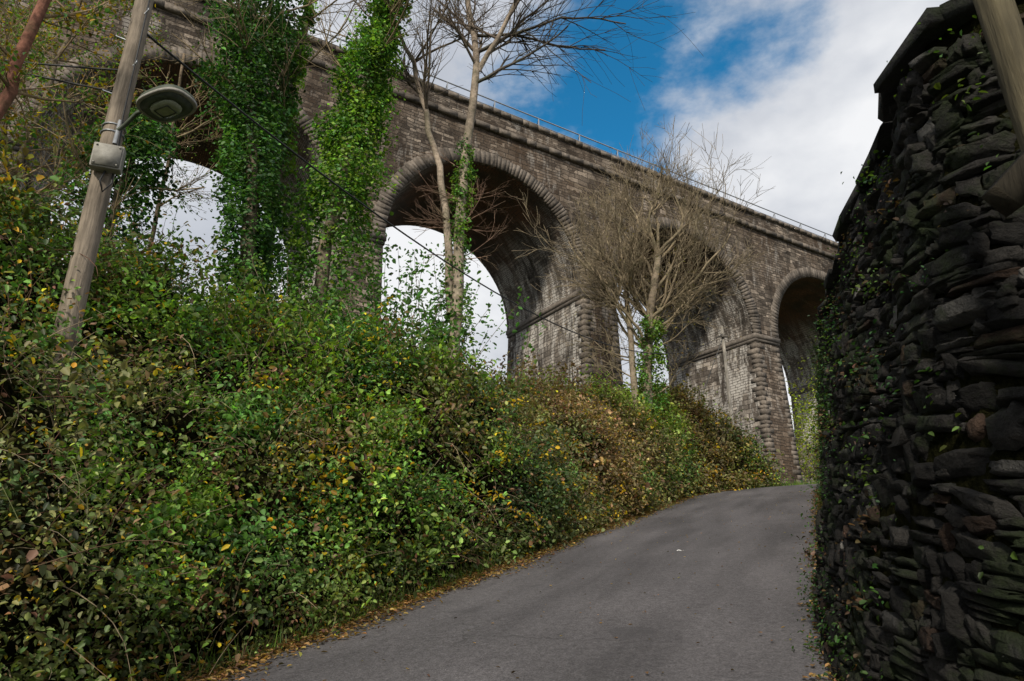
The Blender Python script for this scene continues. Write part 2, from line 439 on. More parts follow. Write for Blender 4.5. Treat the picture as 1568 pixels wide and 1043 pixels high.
g = Geo(); sprC = []; sprCol = []; sprS = []
for i in range(6400):
    a = -4+(AEND+3.5)*rng.random()**1.3; w = rng.random()*1.2
    gp_ = float(gapf(a, w))
    if gp_ < .5 and rng.random() < .6: continue
    p = hedge(a, w, -.22); d0 = np.array([.55, -.35, .9])*rng.uniform(.2, 1, 3)+rng.normal(0, .5, 3); d0 /= np.linalg.norm(d0)
    L = rng.uniform(.4, 1.35)*(1.3 if w > .8 else 1); n = 7; pts = [p]; d = d0.copy()
    for k in range(n-1):
        d = d+np.array([0,0,-.16])+rng.normal(0, .12, 3); d /= np.linalg.norm(d); pts.append(pts[-1]+d*L/(n-1))
    r = rng.uniform(.0022, .005)+.0004*np.linalg.norm(p)*.5
    cc = random.choice([(.17,.11,.065), (.34,.27,.17), (.14,.07,.045), (.29,.24,.16), (.12,.13,.05)])
    g.tube(pts, np.linspace(r, r*.4, n), 3, cc, False)
    if rng.random() < .45:
        base = hedge_color(np.array([a]), np.array([w]), 1)[0]*1.2
        if rng.random() < .10: base = YE
        for k in range(2, n):
            m_ = rng.integers(2, 6)
            for _ in range(m_):
                sprC.append(np.array(pts[k])+rng.normal(0, .045, 3)); sprCol.append(base*rng.lognormal(0.1, .3)); sprS.append(.045+.002*np.linalg.norm(p))
for (a, w, L, c, cnt) in [(11.2,.75,3.0,'m',18),(12.2,.85,3.2,'m',22),(13.4,.9,2.8,'m',20),(14.6,.9,2.6,'l',18),(9.5,.9,1.8,'m',14),(27,.8,1.5,'l',14),(28.5,.8,1.4,'l',12),
                    (30,.8,1.0,'l',8),(22,.9,1.8,'b',22),(19.5,.9,1.8,'b',18),(17.5,.9,1.3,'m',10),(32,.8,.8,'b',10),(3.5,1.1,1.5,'o',14),(1.5,1.0,2.0,'l',22),
                    (7.5,.8,1.3,'l',14),(24.5,.9,1.4,'l',8),(33,.7,.6,'b',8),(8.2,.6,1.2,'l',10),(2.4,.7,.9,'o',10),(16,.8,1.6,'o',16),(10.5,.5,1.0,'l',10)]:
    base = {'m':MG*1.2,'l':np.array([.16,.25,.03]),'b':np.array([.20,.13,.06]),'o':OLV*1.3}[c]
    for s in range(cnt):
        p = hedge(a+rng.normal(0, .7), w+rng.normal(0, .1), -.1); d = rng.normal(0, .25, 3)+np.array([0,0,1.]); d/=np.linalg.norm(d)
        n = 8; pts=[p]; l = L*rng.uniform(.35, 1)
        for k in range(n-1):
            d = d+rng.normal(0, .1, 3); d/=np.linalg.norm(d); pts.append(pts[-1]+d*l/(n-1))
        g.tube(pts, np.linspace(.011, .004, n), 3, (.13,.10,.06), False)
        for k in range(1, n):
            for _ in range(9):
                sprC.append(pts[k]+rng.normal(0, .14, 3)); sprCol.append(base*rng.lognormal(0, .3)); sprS.append(.095+.0012*np.linalg.norm(p))
g.build("hedge_stems", M_TWIG, HED)
leaf_mesh("hedge_sprays", np.array(sprC), np.array(sprS), vary(np.array(sprCol), len(sprC), .2), HED)

# fallen leaves and verge grass
n = 15000
a = -2+34*rng.random(n)**1.2; o = OL+np.abs(rng.normal(0, .17, n))*rng.choice([1,1,-1.2], n)*(.3+1.8*fbm(a*.9, 0*a+2.2))+bend(a)
o2 = .05-np.abs(rng.normal(0, .14, n//3)); a2 = 4+28*rng.random(n//3)
o3 = rng.uniform(-4.8, -.3, 420); a3 = rng.uniform(3, 28, 420)
a = np.concatenate([a, a2, a3]); o = np.concatenate([o, o2+bend(a2), o3])
C = W(a, o, prof(a)+.03+.025*rng.random(len(a)))
cols = np.array([(.30,.17,.07), (.19,.105,.05), (.40,.26,.10), (.11,.065,.035)])[rng.integers(0, 4, len(a))]
sz = np.full(len(a), .055); sz[-420:] = .035
leaf_mesh("fallen_leaves", C, sz, vary(cols, len(a), .25), None, flat=True)
g = Geo()
for i in range(5200):
    r_ = rng.random()
    if r_ < .5: a = 1+32*rng.random()**1.2; o = (OL-.02-abs(rng.normal(0, .12)))
    elif r_ < .8: a = rng.uniform(32, 38.5); o = OL-abs(rng.normal(0, .9))
    else: a = rng.uniform(5, 30); o = .1+rng.uniform(-.08, .08)
    a = float(a); o = float(o+bend(a)); p = W(a, o, prof(a)); h = rng.uniform(.06, .24); dx = rng.normal(0, .08, 3)
    wv = np.array([rng.normal(0, 1), rng.normal(0, 1), 0]); wv *= (.008 if a < 30 else .02)/np.linalg.norm(wv)
    c = random.choice([(.08,.16,.03), (.13,.22,.03), (.16,.16,.06)])
    g.face([p-wv, p+wv, p+dx+np.array([0,0,h])], None, c)
g.build("verge_grass", M_LEAF)
g = Geo()
gp = W(12.2, -2.3, prof(12.2)+.02)
g.face([gp+.6*np.array(v) for v in [(-.07,-.03,.02),(.02,-.05,.01),(.08,.0,.04),(.03,.05,.02),(-.04,.04,.05)]], None, (.7,.7,.7))
g.face([gp+.6*np.array(v) for v in [(-.12,.05,.02),(-.08,.02,.01),(-.05,.08,.06)]], None, (.7,.7,.7))
g.build("paper_litter", M_WHITE)

# ------------------------------------------------------------------ viaduct
VN = np.array([-.521, .854, 0]); VT = np.array([.854, .521, 0]); VZ = np.array([0,0,1.])
D0, DEP = 24.0, 7.1
S0, SP, R, ZS, ZT = 7.5, 12.2, 5.05, 13.45, 20.35
def VP(s, d, z): return VN*(D0+d)+VT*s+VZ*z
VIA = empty("stone_viaduct")
gf, gi, gs, gb = Geo(), Geo(), Geo(), Geo()
ks = range(-4, 6)
NA = 40
def stonecol(lo=.105, hi=.185):
    b = rng.uniform(lo, hi); return (b*1.13, b*.96, b*.79)
for k in ks:
    c = S0+SP*k+SP/2
    th = np.linspace(math.pi, 0, NA+1)
    xs = c+R*np.cos(th); zs = ZS+R*np.sin(th)
    arc = R*(math.pi-th)
    for i in range(NA):
        x0, x1, z0, z1 = xs[i], xs[i+1], zs[i], zs[i+1]
        for d in (0, DEP):
            gf.face([VP(x0,d,z0), VP(x1,d,z1), VP(x1,d,ZT), VP(x0,d,ZT)], [(x0,z0),(x1,z1),(x1,ZT),(x0,ZT)])
        gs.face([VP(x0,0,z0), VP(x1,0,z1), VP(x1,DEP,z1), VP(x0,DEP,z0)], [(0,arc[i]),(0,arc[i+1]),(DEP,arc[i+1]),(DEP,arc[i])])
    t0 = 0.0
    while t0 < math.pi-.01:
        dt = min(rng.uniform(.024, .050), math.pi-t0)
        tm = t0+dt/2
        hr = rng.uniform(.29, .345); r0_ = R-.004
        er = VT*math.cos(tm)+VZ*math.sin(tm); et = -VT*math.sin(tm)+VZ*math.cos(tm)
        rc = r0_+hr
        col = np.array(stonecol(.085,.17))
        hw0 = math.tan(dt/2)*r0_-.004; hw1 = math.tan(dt/2)*(r0_+2*hr)-.004
        ex = rng.uniform(.010, .022)
        gb.box(VP(c, 0, ZS)+er*rc+VN*(.1-ex), et, er, VN, hw0, hr, .1, tuple(col), .003, hw1)
        gb.box(VP(c, DEP, ZS)+er*rc-VN*(.1-ex), et, er, VN, hw0, hr, .1, tuple(col), .003, hw1)
        t0 += dt
for k in range(-4, 7):
    s = S0+SP*k; hw = SP/2-R
    for d in (0, DEP):
        gf.face([VP(s-hw,d,ZS), VP(s+hw,d,ZS), VP(s+hw,d,ZT), VP(s-hw,d,ZT)], [(s-hw,ZS),(s+hw,ZS),(s+hw,ZT),(s-hw,ZT)])
    zb = -6.0; bt = .024*(ZS-zb)
    h0, h1 = hw-.06, hw-.06+bt
    T = [(s-h0,.06),(s+h0,.06),(s+h0,DEP-.06),(s-h0,DEP-.06)]
    Bq = [(s-h1,.06-bt),(s+h1,.06-bt),(s+h1,DEP-.06+bt),(s-h1,DEP-.06+bt)]
    for e in range(4):
        e2 = (e+1)%4
        nseg = 8
        for q_ in range(nseg):
            f0, f1 = q_/nseg, (q_+1)/nseg
            def PT(idx, f): return (Bq[idx][0]*(1-f)+T[idx][0]*f, Bq[idx][1]*(1-f)+T[idx][1]*f, zb*(1-f)+ZS*f)
            p = [PT(e,f0), PT(e2,f0), PT(e2,f1), PT(e,f1)]
            ax = 0 if e in (0,2) else 1
            (gf if ax == 0 else gi).face([VP(*x) for x in p], [(x[ax]+13*k, x[2]) for x in p])
    z = 1.0; j = 0
    while z < ZS-.5:
        hq = rng.uniform(.10, .17)
        f = (z+hq-zb)/(ZS-zb); hh = h1*(1-f)+h0*f; dd = (.06-bt)*(1-f)+.06*f
        l1, l2 = ((.30,.18) if j % 2 else (.18,.30))
        l1 *= rng.uniform(.7, 1.3); l2 *= rng.uniform(.7, 1.3)
        for sg in (-1, 1):
            for dpt, sd in ((dd, 1), (DEP-dd, -1)):
                ex = rng.uniform(.005, .010)
                cc = VP(s+sg*(hh-l1+ex), dpt+sd*(l2-ex), z+hq)
                gb.box(cc, VT, VN, VZ, l1, l2, hq-.004, stonecol(), 0)
        z += 2*hq; j += 1
    gb.box(VP(s, DEP/2, ZS-.16), VT, VN, VZ, hw+.05, DEP/2+.05, .13, (.15,.13,.11), .006)
    gb.box(VP(s, DEP/2, ZS-.38), VT, VN, VZ, hw+.01, DEP/2+.01, .085, (.12,.105,.09), 0)
sA, sB = S0+SP*-4, S0+SP*6
mid = (sA+sB)/2
x = sA
while x < sB:
    l = rng.uniform(.5, 1.1)
    for d, sg in ((0, -1), (DEP, 1)):
        gb.box(VP(x+l/2, d+sg*.02, ZT+.13), VT, VN, VZ, l/2-.004, .16+rng.uniform(-.012,.014), .125, stonecol(.085,.155), .008)
    x += l
x = sA
while x < sB:
    l = rng.uniform(.35, .75)
    for d, sg in ((0, -1), (DEP, 1)):
        gb.box(VP(x+l/2, d-sg*.10, 21.52), VT, VN, VZ, l/2-.004, .29+rng.uniform(-.02,.02), .10+rng.uniform(-.01,.03), stonecol(.10,.18), .012)
    x += l
for d, e in ((-.06, .44), (DEP-.38, DEP+.06)):
    for dd in (d, e):
        gf.face([VP(sA,dd,ZT+.25), VP(sB,dd,ZT+.25), VP(sB,dd,21.43), VP(sA,dd,21.43)], [(sA,0),(sB,0),(sB,1.2),(sA,1.2)])
gf.face([VP(sA,.0,ZT+.02), VP(sB,.0,ZT+.02), VP(sB,DEP,ZT+.02), VP(sA,DEP,ZT+.02)], [(sA,0),(sB,0),(sB,7),(sA,7)])
gf.build("spandrels_and_pier_faces", M_FACE, VIA)
gi.build("pier_inner_faces", M_INNER, VIA)
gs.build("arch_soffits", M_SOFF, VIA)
gb.build("voussoirs_quoins_copings", M_BLOCK, VIA)
g = Geo()
for zz in (22.45, 22.05):
    g.tube([VP(sA,.25,zz), VP(mid,.25,zz), VP(sB,.25,zz)], .034 if zz > 22.2 else .018, 6)
x = sA+.5
while x < sB:
    g.tube([VP(x,.25,21.5), VP(x,.25,22.47)], .03, 6); g.tube([VP(x,.27,22.4), VP(x,1.0,21.3)], .02, 5)
    x += 2.6
g.build("railing", M_STEEL, smooth=True).name = "viaduct_railing"

# ------------------------------------------------------------------ right-hand rubble wall
def gz(x, y): a, o = AO(x, y); return float(prof(a))
st = [((3.85,-.3),(4.8,.0),2.3),((3.05,.7),(3.9,1.1),2.45),((2.3,1.8),(2.95,2.1),2.62),((1.85,2.7),(2.29,2.85),2.76),((1.88,3.9),(2.60,3.95),2.90),
      ((2.19,5.42),(3.09,5.45),3.05),((3.24,7.6),(3.89,7.6),3.30)]
for a in (9.9, 13, 17, 21, 25, 29, 33, 37, 41, 46, 54):
    b = float(bend(a)); p = W(a, .02+b, 0); q_ = W(a, .38+b, 0)
    st.append(((p[0],p[1]), (q_[0],q_[1]), float(prof(a))+3.45+ (0 if a > 12 else -.05)))
bx = np.array([s[0] for s in st]); tx = np.array([s[1] for s in st]); tz = np.array([s[2] for s in st])
bz = np.array([gz(*p) for p in bx])-.12
ll = np.concatenate([[0], np.cumsum(np.linalg.norm(np.diff(bx*.5+tx*.5, axis=0), axis=1))])
def cr(arr, l):
    arr = np.asarray(arr, float); l = np.asarray(l, float)
    i = np.clip(np.searchsorted(ll, l)-1, 0, len(ll)-2)
    t = (l-ll[i])/(ll[i+1]-ll[i])
    tan = np.gradient(arr, ll, axis=0)
    h = (ll[i+1]-ll[i])
    if arr.ndim == 2: t = t[..., None]; h = h[..., None]
    p0, p1, m0, m1 = arr[i], arr[i+1], tan[i]*h, tan[i+1]*h
    return (2*t**3-3*t**2+1)*p0+(t**3-2*t**2+t)*m0+(-2*t**3+3*t**2)*p1+(t**3-t**2)*m1
def wallP(l, v):
    l = np.asarray(l, float); v = np.asarray(v, float)
    l, v = np.broadcast_arrays(l, v)
    b = cr(bx, l); t = cr(tx, l); zb_ = cr(bz, l); zt_ = cr(tz, l)
    xy = b*(1-v[..., None])+t*v[..., None]
    P = np.concatenate([xy, (zb_*(1-v)+zt_*v)[..., None]], -1)
    P[..., 0] -= (fbm(l*.8, v*3, 1.5, 2)-.5)*.18
    return P
def wallN(l, v):
    e = .12
    l = np.clip(l, .2, ll[-1]-.2)
    a = wallP(l+e, v)-wallP(l-e, v); b = wallP(l, np.asarray(v)+.05)-wallP(l, np.asarray(v)-.05)
    n = np.cross(b, a); n /= np.linalg.norm(n, axis=-1, keepdims=True)
    return n
tn = wallN(np.array([6.0]), np.array([.5]))[0]
SG = 1.0 if tn[0] < 0 else -1.0
WALL = empty("stone_retaining_wall")
lg = np.linspace(0.2, ll[-1]-.2, 160); vg = np.linspace(0, 1, 10)
A, B = np.meshgrid(lg, vg, indexing='ij')
V = (wallP(A, B)-SG*wallN(A, B)*.022).reshape(-1, 3)
q = grid_faces(*A.shape)
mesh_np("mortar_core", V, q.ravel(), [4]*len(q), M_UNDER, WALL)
g = Geo()
for i in range(len(lg)-1):
    a0 = wallP(lg[i], 1.0); a1 = wallP(lg[i+1], 1.0); n0 = wallN(lg[i], .9)*SG; n1 = wallN(lg[i+1], .9)*SG
    n0[2] = 0; n1[2] = 0
    o0, o1 = a0-n0*.5, a1-n1*.5
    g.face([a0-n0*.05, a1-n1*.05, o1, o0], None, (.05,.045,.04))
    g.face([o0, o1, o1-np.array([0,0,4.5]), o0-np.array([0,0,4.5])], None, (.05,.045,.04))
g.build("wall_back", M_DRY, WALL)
LQ={4:[],6:[]}; VQ={4:[],6:[]}; HQ={4:[],6:[]}; CQ={4:[],6:[]}
v = 0.0
while v < .99:
    dv = rng.uniform(.013, .034)
    if v+dv > .985: dv = max(1-v, .01)
    l = rng.uniform(.2, .4)
    while l < ll[-1]-.6:
        near = l < 13
        w = rng.uniform(.12, .42) if rng.random() < .6 else rng.uniform(.05, .15)
        if not near: w *= 2.2
        n = 6 if near else 4
        big = rng.random() < .09
        r2 = rng.random()
        subs = [(v, dv*(1.9 if big else 1))] if r2 < .70 else [(v, dv*.48), (v+dv*.5, dv*.5)]
        for (v0, dvv) in subs:
            g1 = np.sign(np.linspace(-1, 1, n))*np.abs(np.linspace(-1, 1, n))**.75; X, Y = np.meshgrid(g1, g1, indexing='ij')
            wob = .026*np.sin(l*1.1+v0*7)+.014*np.sin(l*3.3+3+v0*23)
            e = 12
            dome = (1-np.abs(X)**e)*(1-np.abs(Y)**e)
            pr = rng.uniform(-.010, .016) + (.032 if rng.random() < .09 else 0) + (.012 if big else 0)
            tl = rng.normal(0, .012, 2)
            jx = rng.uniform(-.16, .16, X.shape); jy = rng.uniform(-.20, .20, X.shape)
            sk = rng.normal(0, .4)
            LQ[n].append(l+w/2+(X+jx+Y*sk*.3)*w/2*.995); VQ[n].append(v0+dvv/2+(Y+jy+X*rng.normal(0,.30))*dvv/2*1.02+wob)
            HQ[n].append(-.028+(dome**.2)*(.028+pr)+(X*tl[0]+Y*tl[1])*dome+rng.normal(0, .005, X.shape)*dome)
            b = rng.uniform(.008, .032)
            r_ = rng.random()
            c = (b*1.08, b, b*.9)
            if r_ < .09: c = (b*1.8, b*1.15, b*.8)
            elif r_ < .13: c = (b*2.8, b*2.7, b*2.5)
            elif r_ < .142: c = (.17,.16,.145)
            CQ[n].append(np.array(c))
        l += w
    v += dv
for n in (6, 4):
    l_ = np.array(LQ[n]); v_ = np.array(VQ[n]); h_ = np.array(HQ[n])
    P = wallP(np.clip(l_,.2,ll[-1]-.2), np.clip(v_, 0, 1)); P = P+wallN(l_, v_)*SG*h_[..., None]
    m_ = len(l_); f_ = grid_faces(n, n)
    F = (f_[None]+(np.arange(m_)*n*n)[:, None, None]).reshape(-1)
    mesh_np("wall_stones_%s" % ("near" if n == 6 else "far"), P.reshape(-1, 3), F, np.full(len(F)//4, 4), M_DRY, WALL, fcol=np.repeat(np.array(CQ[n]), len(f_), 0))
g = Geo()
l = .4
while l < ll[-1]-1.2:
    w = rng.uniform(.35, .7); p = wallP(l+w/2, 1.0); nn = wallN(l+w/2, .9)*SG; nn[2] = 0; nn /= np.linalg.norm(nn)
    al = wallP(l+w, 1.0)-wallP(l, 1.0); al /= np.linalg.norm(al)
    up = np.cross(al, nn); up = up*np.sign(up[2])
    b = rng.uniform(.02, .035)
    g.box(p-nn*(.2-.02)+up*(.03+rng.uniform(-.015,.02)), al, nn, up, w/2*.985, .25+rng.uniform(-.02,.02), .035, (b, b, b*.95), .018)
    l += w
g.build("wall_coping", M_DRY, WALL)
C=[]; S=[]; K=[]; OUT=[]
for i in range(640):
    l = rng.uniform(2.5, 22) if i % 3 else rng.uniform(4.5, 14); v_ = rng.random()**.9*.98
    if i % 4 == 0: v_ = rng.uniform(0, .14)
    p = wallP(l, v_); nn = wallN(l, v_)*SG
    k = rng.integers(8, 30); c = random.choice([DG*.8, MG*.5, MG*.7, LG*.4, BR*.4])
    C.append(p+nn*.03+rng.normal(0, .045+.003*l, (k,3))+nn*np.abs(rng.normal(0,.025,(k,1)))); S.append(np.full(k, rng.uniform(.015,.04))); K.append(np.tile(c,(k,1))); OUT.append(np.tile(nn,(k,1)))
C=np.concatenate(C); leaf_mesh("wall_plants", C, np.concatenate(S), vary(np.concatenate(K), len(C), .35), WALL, out=np.concatenate(OUT))

# timber post with rails beside the wall
g = Geo()
def beam(g, p, q, hx, hy, col, side=(1,0,0)):
    p=np.array(p,float); q=np.array(q,float); d=q-p; L_=np.linalg.norm(d); d/=L_
    s=np.array(side,float); s-=d*(s@d); s/=np.linalg.norm(s); t=np.cross(d,s)
    g.box((p+q)/2, s, t, d, hx, hy, L_/2, col, .004)
beam(g, (1.91,2.02,-1.1), (1.855,2.05,2.5), .040, .045, (.10,.085,.05))
beam(g, (1.58,1.93,1.16), (2.45,1.80,2.02), .040, .05, (.05,.043,.03), (0,1,0))
g.build("timber_fence_post", M_WOOD)

# ------------------------------------------------------------------ utility pole with street lamp
PX, PY = -4.86, 7.0
POLE = empty("street_lamp")
g = Geo()
zz = np.linspace(-1.0, 10.5, 24)
g.tube([(PX+.015*math.sin(z*1.3), PY+.01*math.cos(z*1.7), z) for z in zz], np.linspace(.14, .092, 24), 14, (.24,.20,.155))
g.build("wooden_pole", M_WOOD, POLE, smooth=True)
g = Geo()
for z_ in (5.12, 5.22, 7.6):
    th = np.linspace(0, 2*math.pi, 17); g.tube([(PX+.125*math.cos(t), PY+.125*math.sin(t), z_) for t in th], .012, 5)
for i, z_ in enumerate(np.arange(5.7, 9.5, .42)):
    sg = 1 if i % 2 else -1
    g.tube([(PX+sg*.08, PY-.05, z_), (PX+sg*.17, PY-.12, z_), (PX+sg*.17, PY-.12, z_+.05)], .010, 5)
g.tube([(PX+.10,PY-.08,4.95),(PX+.11,PY-.08,5.28)], .025, 6)
g.build("bands_and_step_irons", M_STEEL, POLE, smooth=True)
g = Geo()
g.tube([(PX+.10,PY-.08,5.14),(PX+.20,PY-.11,5.20),(PX+.33,PY-.15,5.33),(PX+.50,PY-.20,5.38)], .026, 8)
g.build("lamp_arm", M_LAMP, POLE, smooth=True)
def lathe_head(name, mat, cx, cy, cz, prof_, ax, ay, tilt):
    g = Geo(); n = 28; rings = []
    dx = np.array([.93,-.36,tilt]); dx/=np.linalg.norm(dx); dz = np.array([0,0,1.]); dz -= dx*(dz@dx); dz/=np.linalg.norm(dz); dy=np.cross(dz,dx)
    for (r, h) in prof_:
        ring=[]
        for i in range(n):
            t=2*math.pi*i/n; ct, sn_=math.cos(t), math.sin(t)
            e=.72
            X=math.copysign(abs(ct)**e,ct)*ax*r; Y=math.copysign(abs(sn_)**e,sn_)*ay*r
            ring.append(np.array([cx,cy,cz])+dx*X+dy*Y+dz*h)
        rings.append(ring)
    for a_, b_ in zip(rings[:-1], rings[1:]):
        for i in range(n):
            j=(i+1)%n; g.face([a_[i],a_[j],b_[j],b_[i]])
    g.face(rings[0]); g.face(rings[-1])
    o = g.build(name, mat, POLE)
    bm=bmesh.new(); bm.from_mesh(o.data); bmesh.ops.remove_doubles(bm, verts=bm.verts, dist=.0005); bmesh.ops.recalc_face_normals(bm, faces=bm.faces)
    bm.to_mesh(o.data); bm.free()
    for p in o.data.polygons: p.use_smooth = len(p.vertices)==4
    return o
HX, HY, HZ = PX+.76, PY-.29, 5.34
lathe_head("lamp_canopy", M_LAMP, HX, HY, HZ, [(.96,-.015),(1.0,.0),(1.0,.03),(.95,.07),(.8,.11),(.5,.145),(.1,.155)], .34, .24, .08)
lathe_head("lamp_rim", M_GREY, HX, HY, HZ, [(.9,-.02),(1.01,-.02),(1.02,.012),(.99,.016)], .34, .24, .08)
lathe_head("lamp_underside", M_LAMP, HX, HY, HZ-.024, [(.6,-.02),(.92,.0)], .33, .23, .08)
lathe_head("lamp_lens_bowl", M_LENS, HX, HY, HZ-.045, [(.3,-.045),(.45,-.04),(.56,-.02),(.58,.0)], .32, .22, .08)
g = Geo()
for (ox, oy, hx_, hy_) in ((-.10,0,.006,.07),(.10,0,.006,.07),(0,-.07,.10,.006),(0,.07,.10,.006)):
    dxv = np.array([.93,-.36,.08]); dyv = np.array([.36,.93,0])
    g.box(np.array([HX,HY,HZ-.09])+dxv*ox+dyv*oy, dxv, dyv, (0,0,1), hx_, hy_, .008,(.1,.1,.1))
g.build("lamp_lens_frame", M_LAMP, POLE)
g = Geo()
bxn = np.array([.35,-.94,0]); bxs = np.array([.94,.35,0])
g.box(np.array([PX,PY,4.70])+bxn*.17+bxs*.05, bxs, bxn, VZ, .16, .065, .16)
ob = g.build("junction_box", M_GREY, POLE)
bv = ob.modifiers.new("bev", 'BEVEL'); bv.width = .012; bv.segments = 3
g = Geo(); g.box(np.array([PX,PY,4.70])+bxn*.242+bxs*.05, bxs, bxn, VZ, .14, .008, .14)
for sx in (-1,1):
    for sz_ in (-1,1): g.box(np.array([PX,PY,4.70])+bxn*.254+bxs*(.05+sx*.118)+VZ*sz_*.118, bxs, bxn, VZ, .009,.006,.009)
g.build("junction_box_lid", M_GREY, POLE)
g = Geo()
g.tube([(PX+.10,PY-.12,4.57),(PX+.08,PY-.16,4.40),(PX+.12,PY-.13,4.26),(PX+.17,PY-.08,4.40),(PX+.13,PY-.04,4.8),(PX+.12,PY-.05,5.3)], .013, 6)
g.tube([(PX+.13,PY-.06,4.88),(PX+.14,PY-.1,5.3),(PX+.14,PY-.1,6.2),(PX+.10,PY-.05,8.0)], .010, 6)
g.build("conduit", M_CABLE, POLE, smooth=True)
def cable(g, p, q, sag, r=.012):
    p=np.array(p,float); q=np.array(q,float); t=np.linspace(0,1,40)[:,None]
    P=p*(1-t)+q*t; P[:,2]-= (4*sag*t*(1-t))[:,0]; g.tube(P, r, 5)
tp = np.array([10.96, 33.4, 0.])
g = Geo()
cable(g, (PX,PY,6.8), (tp[0],tp[1],12.2), 2.5, .017)
cable(g, (PX,PY,5.75), (-14,5.5,8.0), .3, .012)
cable(g, (PX,PY,6.1), (-14,7.5,8.4), .3, .012)
g.build("overhead_cables", M_CABLE)
g = Geo()
g.tube([tp+[0,0,3.0], tp+[0,0,12.6]], [.10,.075], 8, (.34,.31,.26))
g.tube([tp+[0,0,12.0], tp+[-2.3,-1.2,7.2]], .02, 5, (.3,.3,.3))
g.box(tp+np.array([0,-.12,12.0]), (1,0,0),(0,1,0),(0,0,1), .3,.04,.04,(.2,.18,.15))
g.build("telegraph_pole", M_WOOD)

# ------------------------------------------------------------------ trees
def poly(pts, n):
    pts = np.array(pts, float); t = np.linspace(0, len(pts)-1, len(pts)); tt = np.linspace(0, len(pts)-1, n)
    P = np.stack([np.interp(tt, t, pts[:, i]) for i in range(3)], 1)
    for _ in range(3): P[1:-1] = (P[:-2]+2*P[1:-1]+P[2:])/4
    P[1:-1] += rng.normal(0, .025, P[1:-1].shape)
    return P
def branch(g, p, d, L, r, lev, maxlev, col, spread=.7, upb=.06, kids=(5,4,4), wob=.13, tips=None, rmin=.006):
    n = max(4, int(L/.3)); n = min(n, 13)
    W_ = rng.normal(0, wob, (n, 3)); W_[:, 2] += upb
    pts=[p]; dirs=[d]; st_ = L/(n-1)
    for i in range(n-1):
        d = d+W_[i]; d = d/math.sqrt(d[0]*d[0]+d[1]*d[1]+d[2]*d[2])
        p = p+d*st_; pts.append(p); dirs.append(d)
    rad = np.maximum(np.linspace(r, r*.35, n), rmin*.8)
    g.tube(pts, rad, 6 if lev==0 else (4 if r>.02 else 3), tuple(np.array(col)*rng.uniform(.8,1.25)), False)
    if tips is not None and lev >= maxlev-1: tips.extend(pts[n//2:])
    if lev >= maxlev: return
    for j in range(kids[min(lev, len(kids)-1)]):
        k = int(rng.uniform(.22, 1)*(n-1)); b = dirs[k]
        q = rng.normal(0, 1, 3); q -= b*(q@b); q /= math.sqrt(q@q)
        nd = b*math.cos(spread)+q*math.sin(spread)*rng.uniform(.7,1.2); nd /= math.sqrt(nd@nd)
        branch(g, pts[k], nd, L*rng.uniform(.38,.68), max(rad[k]*.6, rmin), lev+1, maxlev, col, spread, upb, kids, wob, tips, rmin)
def limbs(g, trunk, r0, r1, col, k=10):
    n = len(trunk); g.tube(trunk, np.linspace(r0, r1, n), k, col, True)

BK = (.32,.26,.20)
g = Geo()
T1 = poly([(-1.3,14,.8),(-1.25,14,5.3),(-1.16,14,9.3),(-.85,14,12.4),(-1.2,13.9,14.6),(-1.5,13.8,17)], 26)
T2 = poly([(-1.35,14.05,5.6),(-1.5,14,8.3),(-1.95,14,10.2),(-2.45,14,12.2),(-3.1,14,13.9),(-3.7,14,16)], 20)
limbs(g, T1, .16, .045, BK); limbs(g, T2, .10, .03, BK, 8)
T3 = poly([(-.85,14,12.2),(-.2,13.6,13.2),(.4,13.3,14.3),(1.1,13,15.6)], 9); limbs(g, T3, .07, .03, BK, 7)
for T, lo, cnt, rr in ((T1, 14, 17, .045), (T2, 9, 14, .035), (T3, 1, 12, .035)):
    for i in range(cnt):
        k = int(rng.uniform(lo, len(T)-1)); side = rng.uniform(0, 2*math.pi)
        d = np.array([math.cos(side)*.9, math.sin(side)*.6, rng.uniform(.3, 1.1)]); d/=np.linalg.norm(d)
        branch(g, T[k], d, rng.uniform(1.4, 3.0), rr, 0, 2, (.17,.135,.105), .6, .07, (7,5), .14, None, .005)
for (z_, dx, L_) in [(12.6,1,4.0),(13.3,1,3.6),(12.0,.9,2.8)]:
    k = int(np.argmin(abs(T1[:,2]-z_))); branch(g, T1[k], np.array([.95*dx,-.15,.33]), L_, .045, 0, 2, (.10,.085,.07), .6, -.01, (10,5), .13, None, .005)
for i in range(18):
    k = int(np.argmin(abs(T1[:,2]-rng.uniform(7.0,8.9)))); s_=rng.choice([-1,1])
    branch(g, T1[k], np.array([s_*.9, -.2, rng.uniform(-.1,.7)]), rng.uniform(.6,1.3), .013, 0, 2, (.19,.12,.085), .6, .0, (5,2), .15, None, .0045)
g.build("bare_ash_tree", M_BARK)

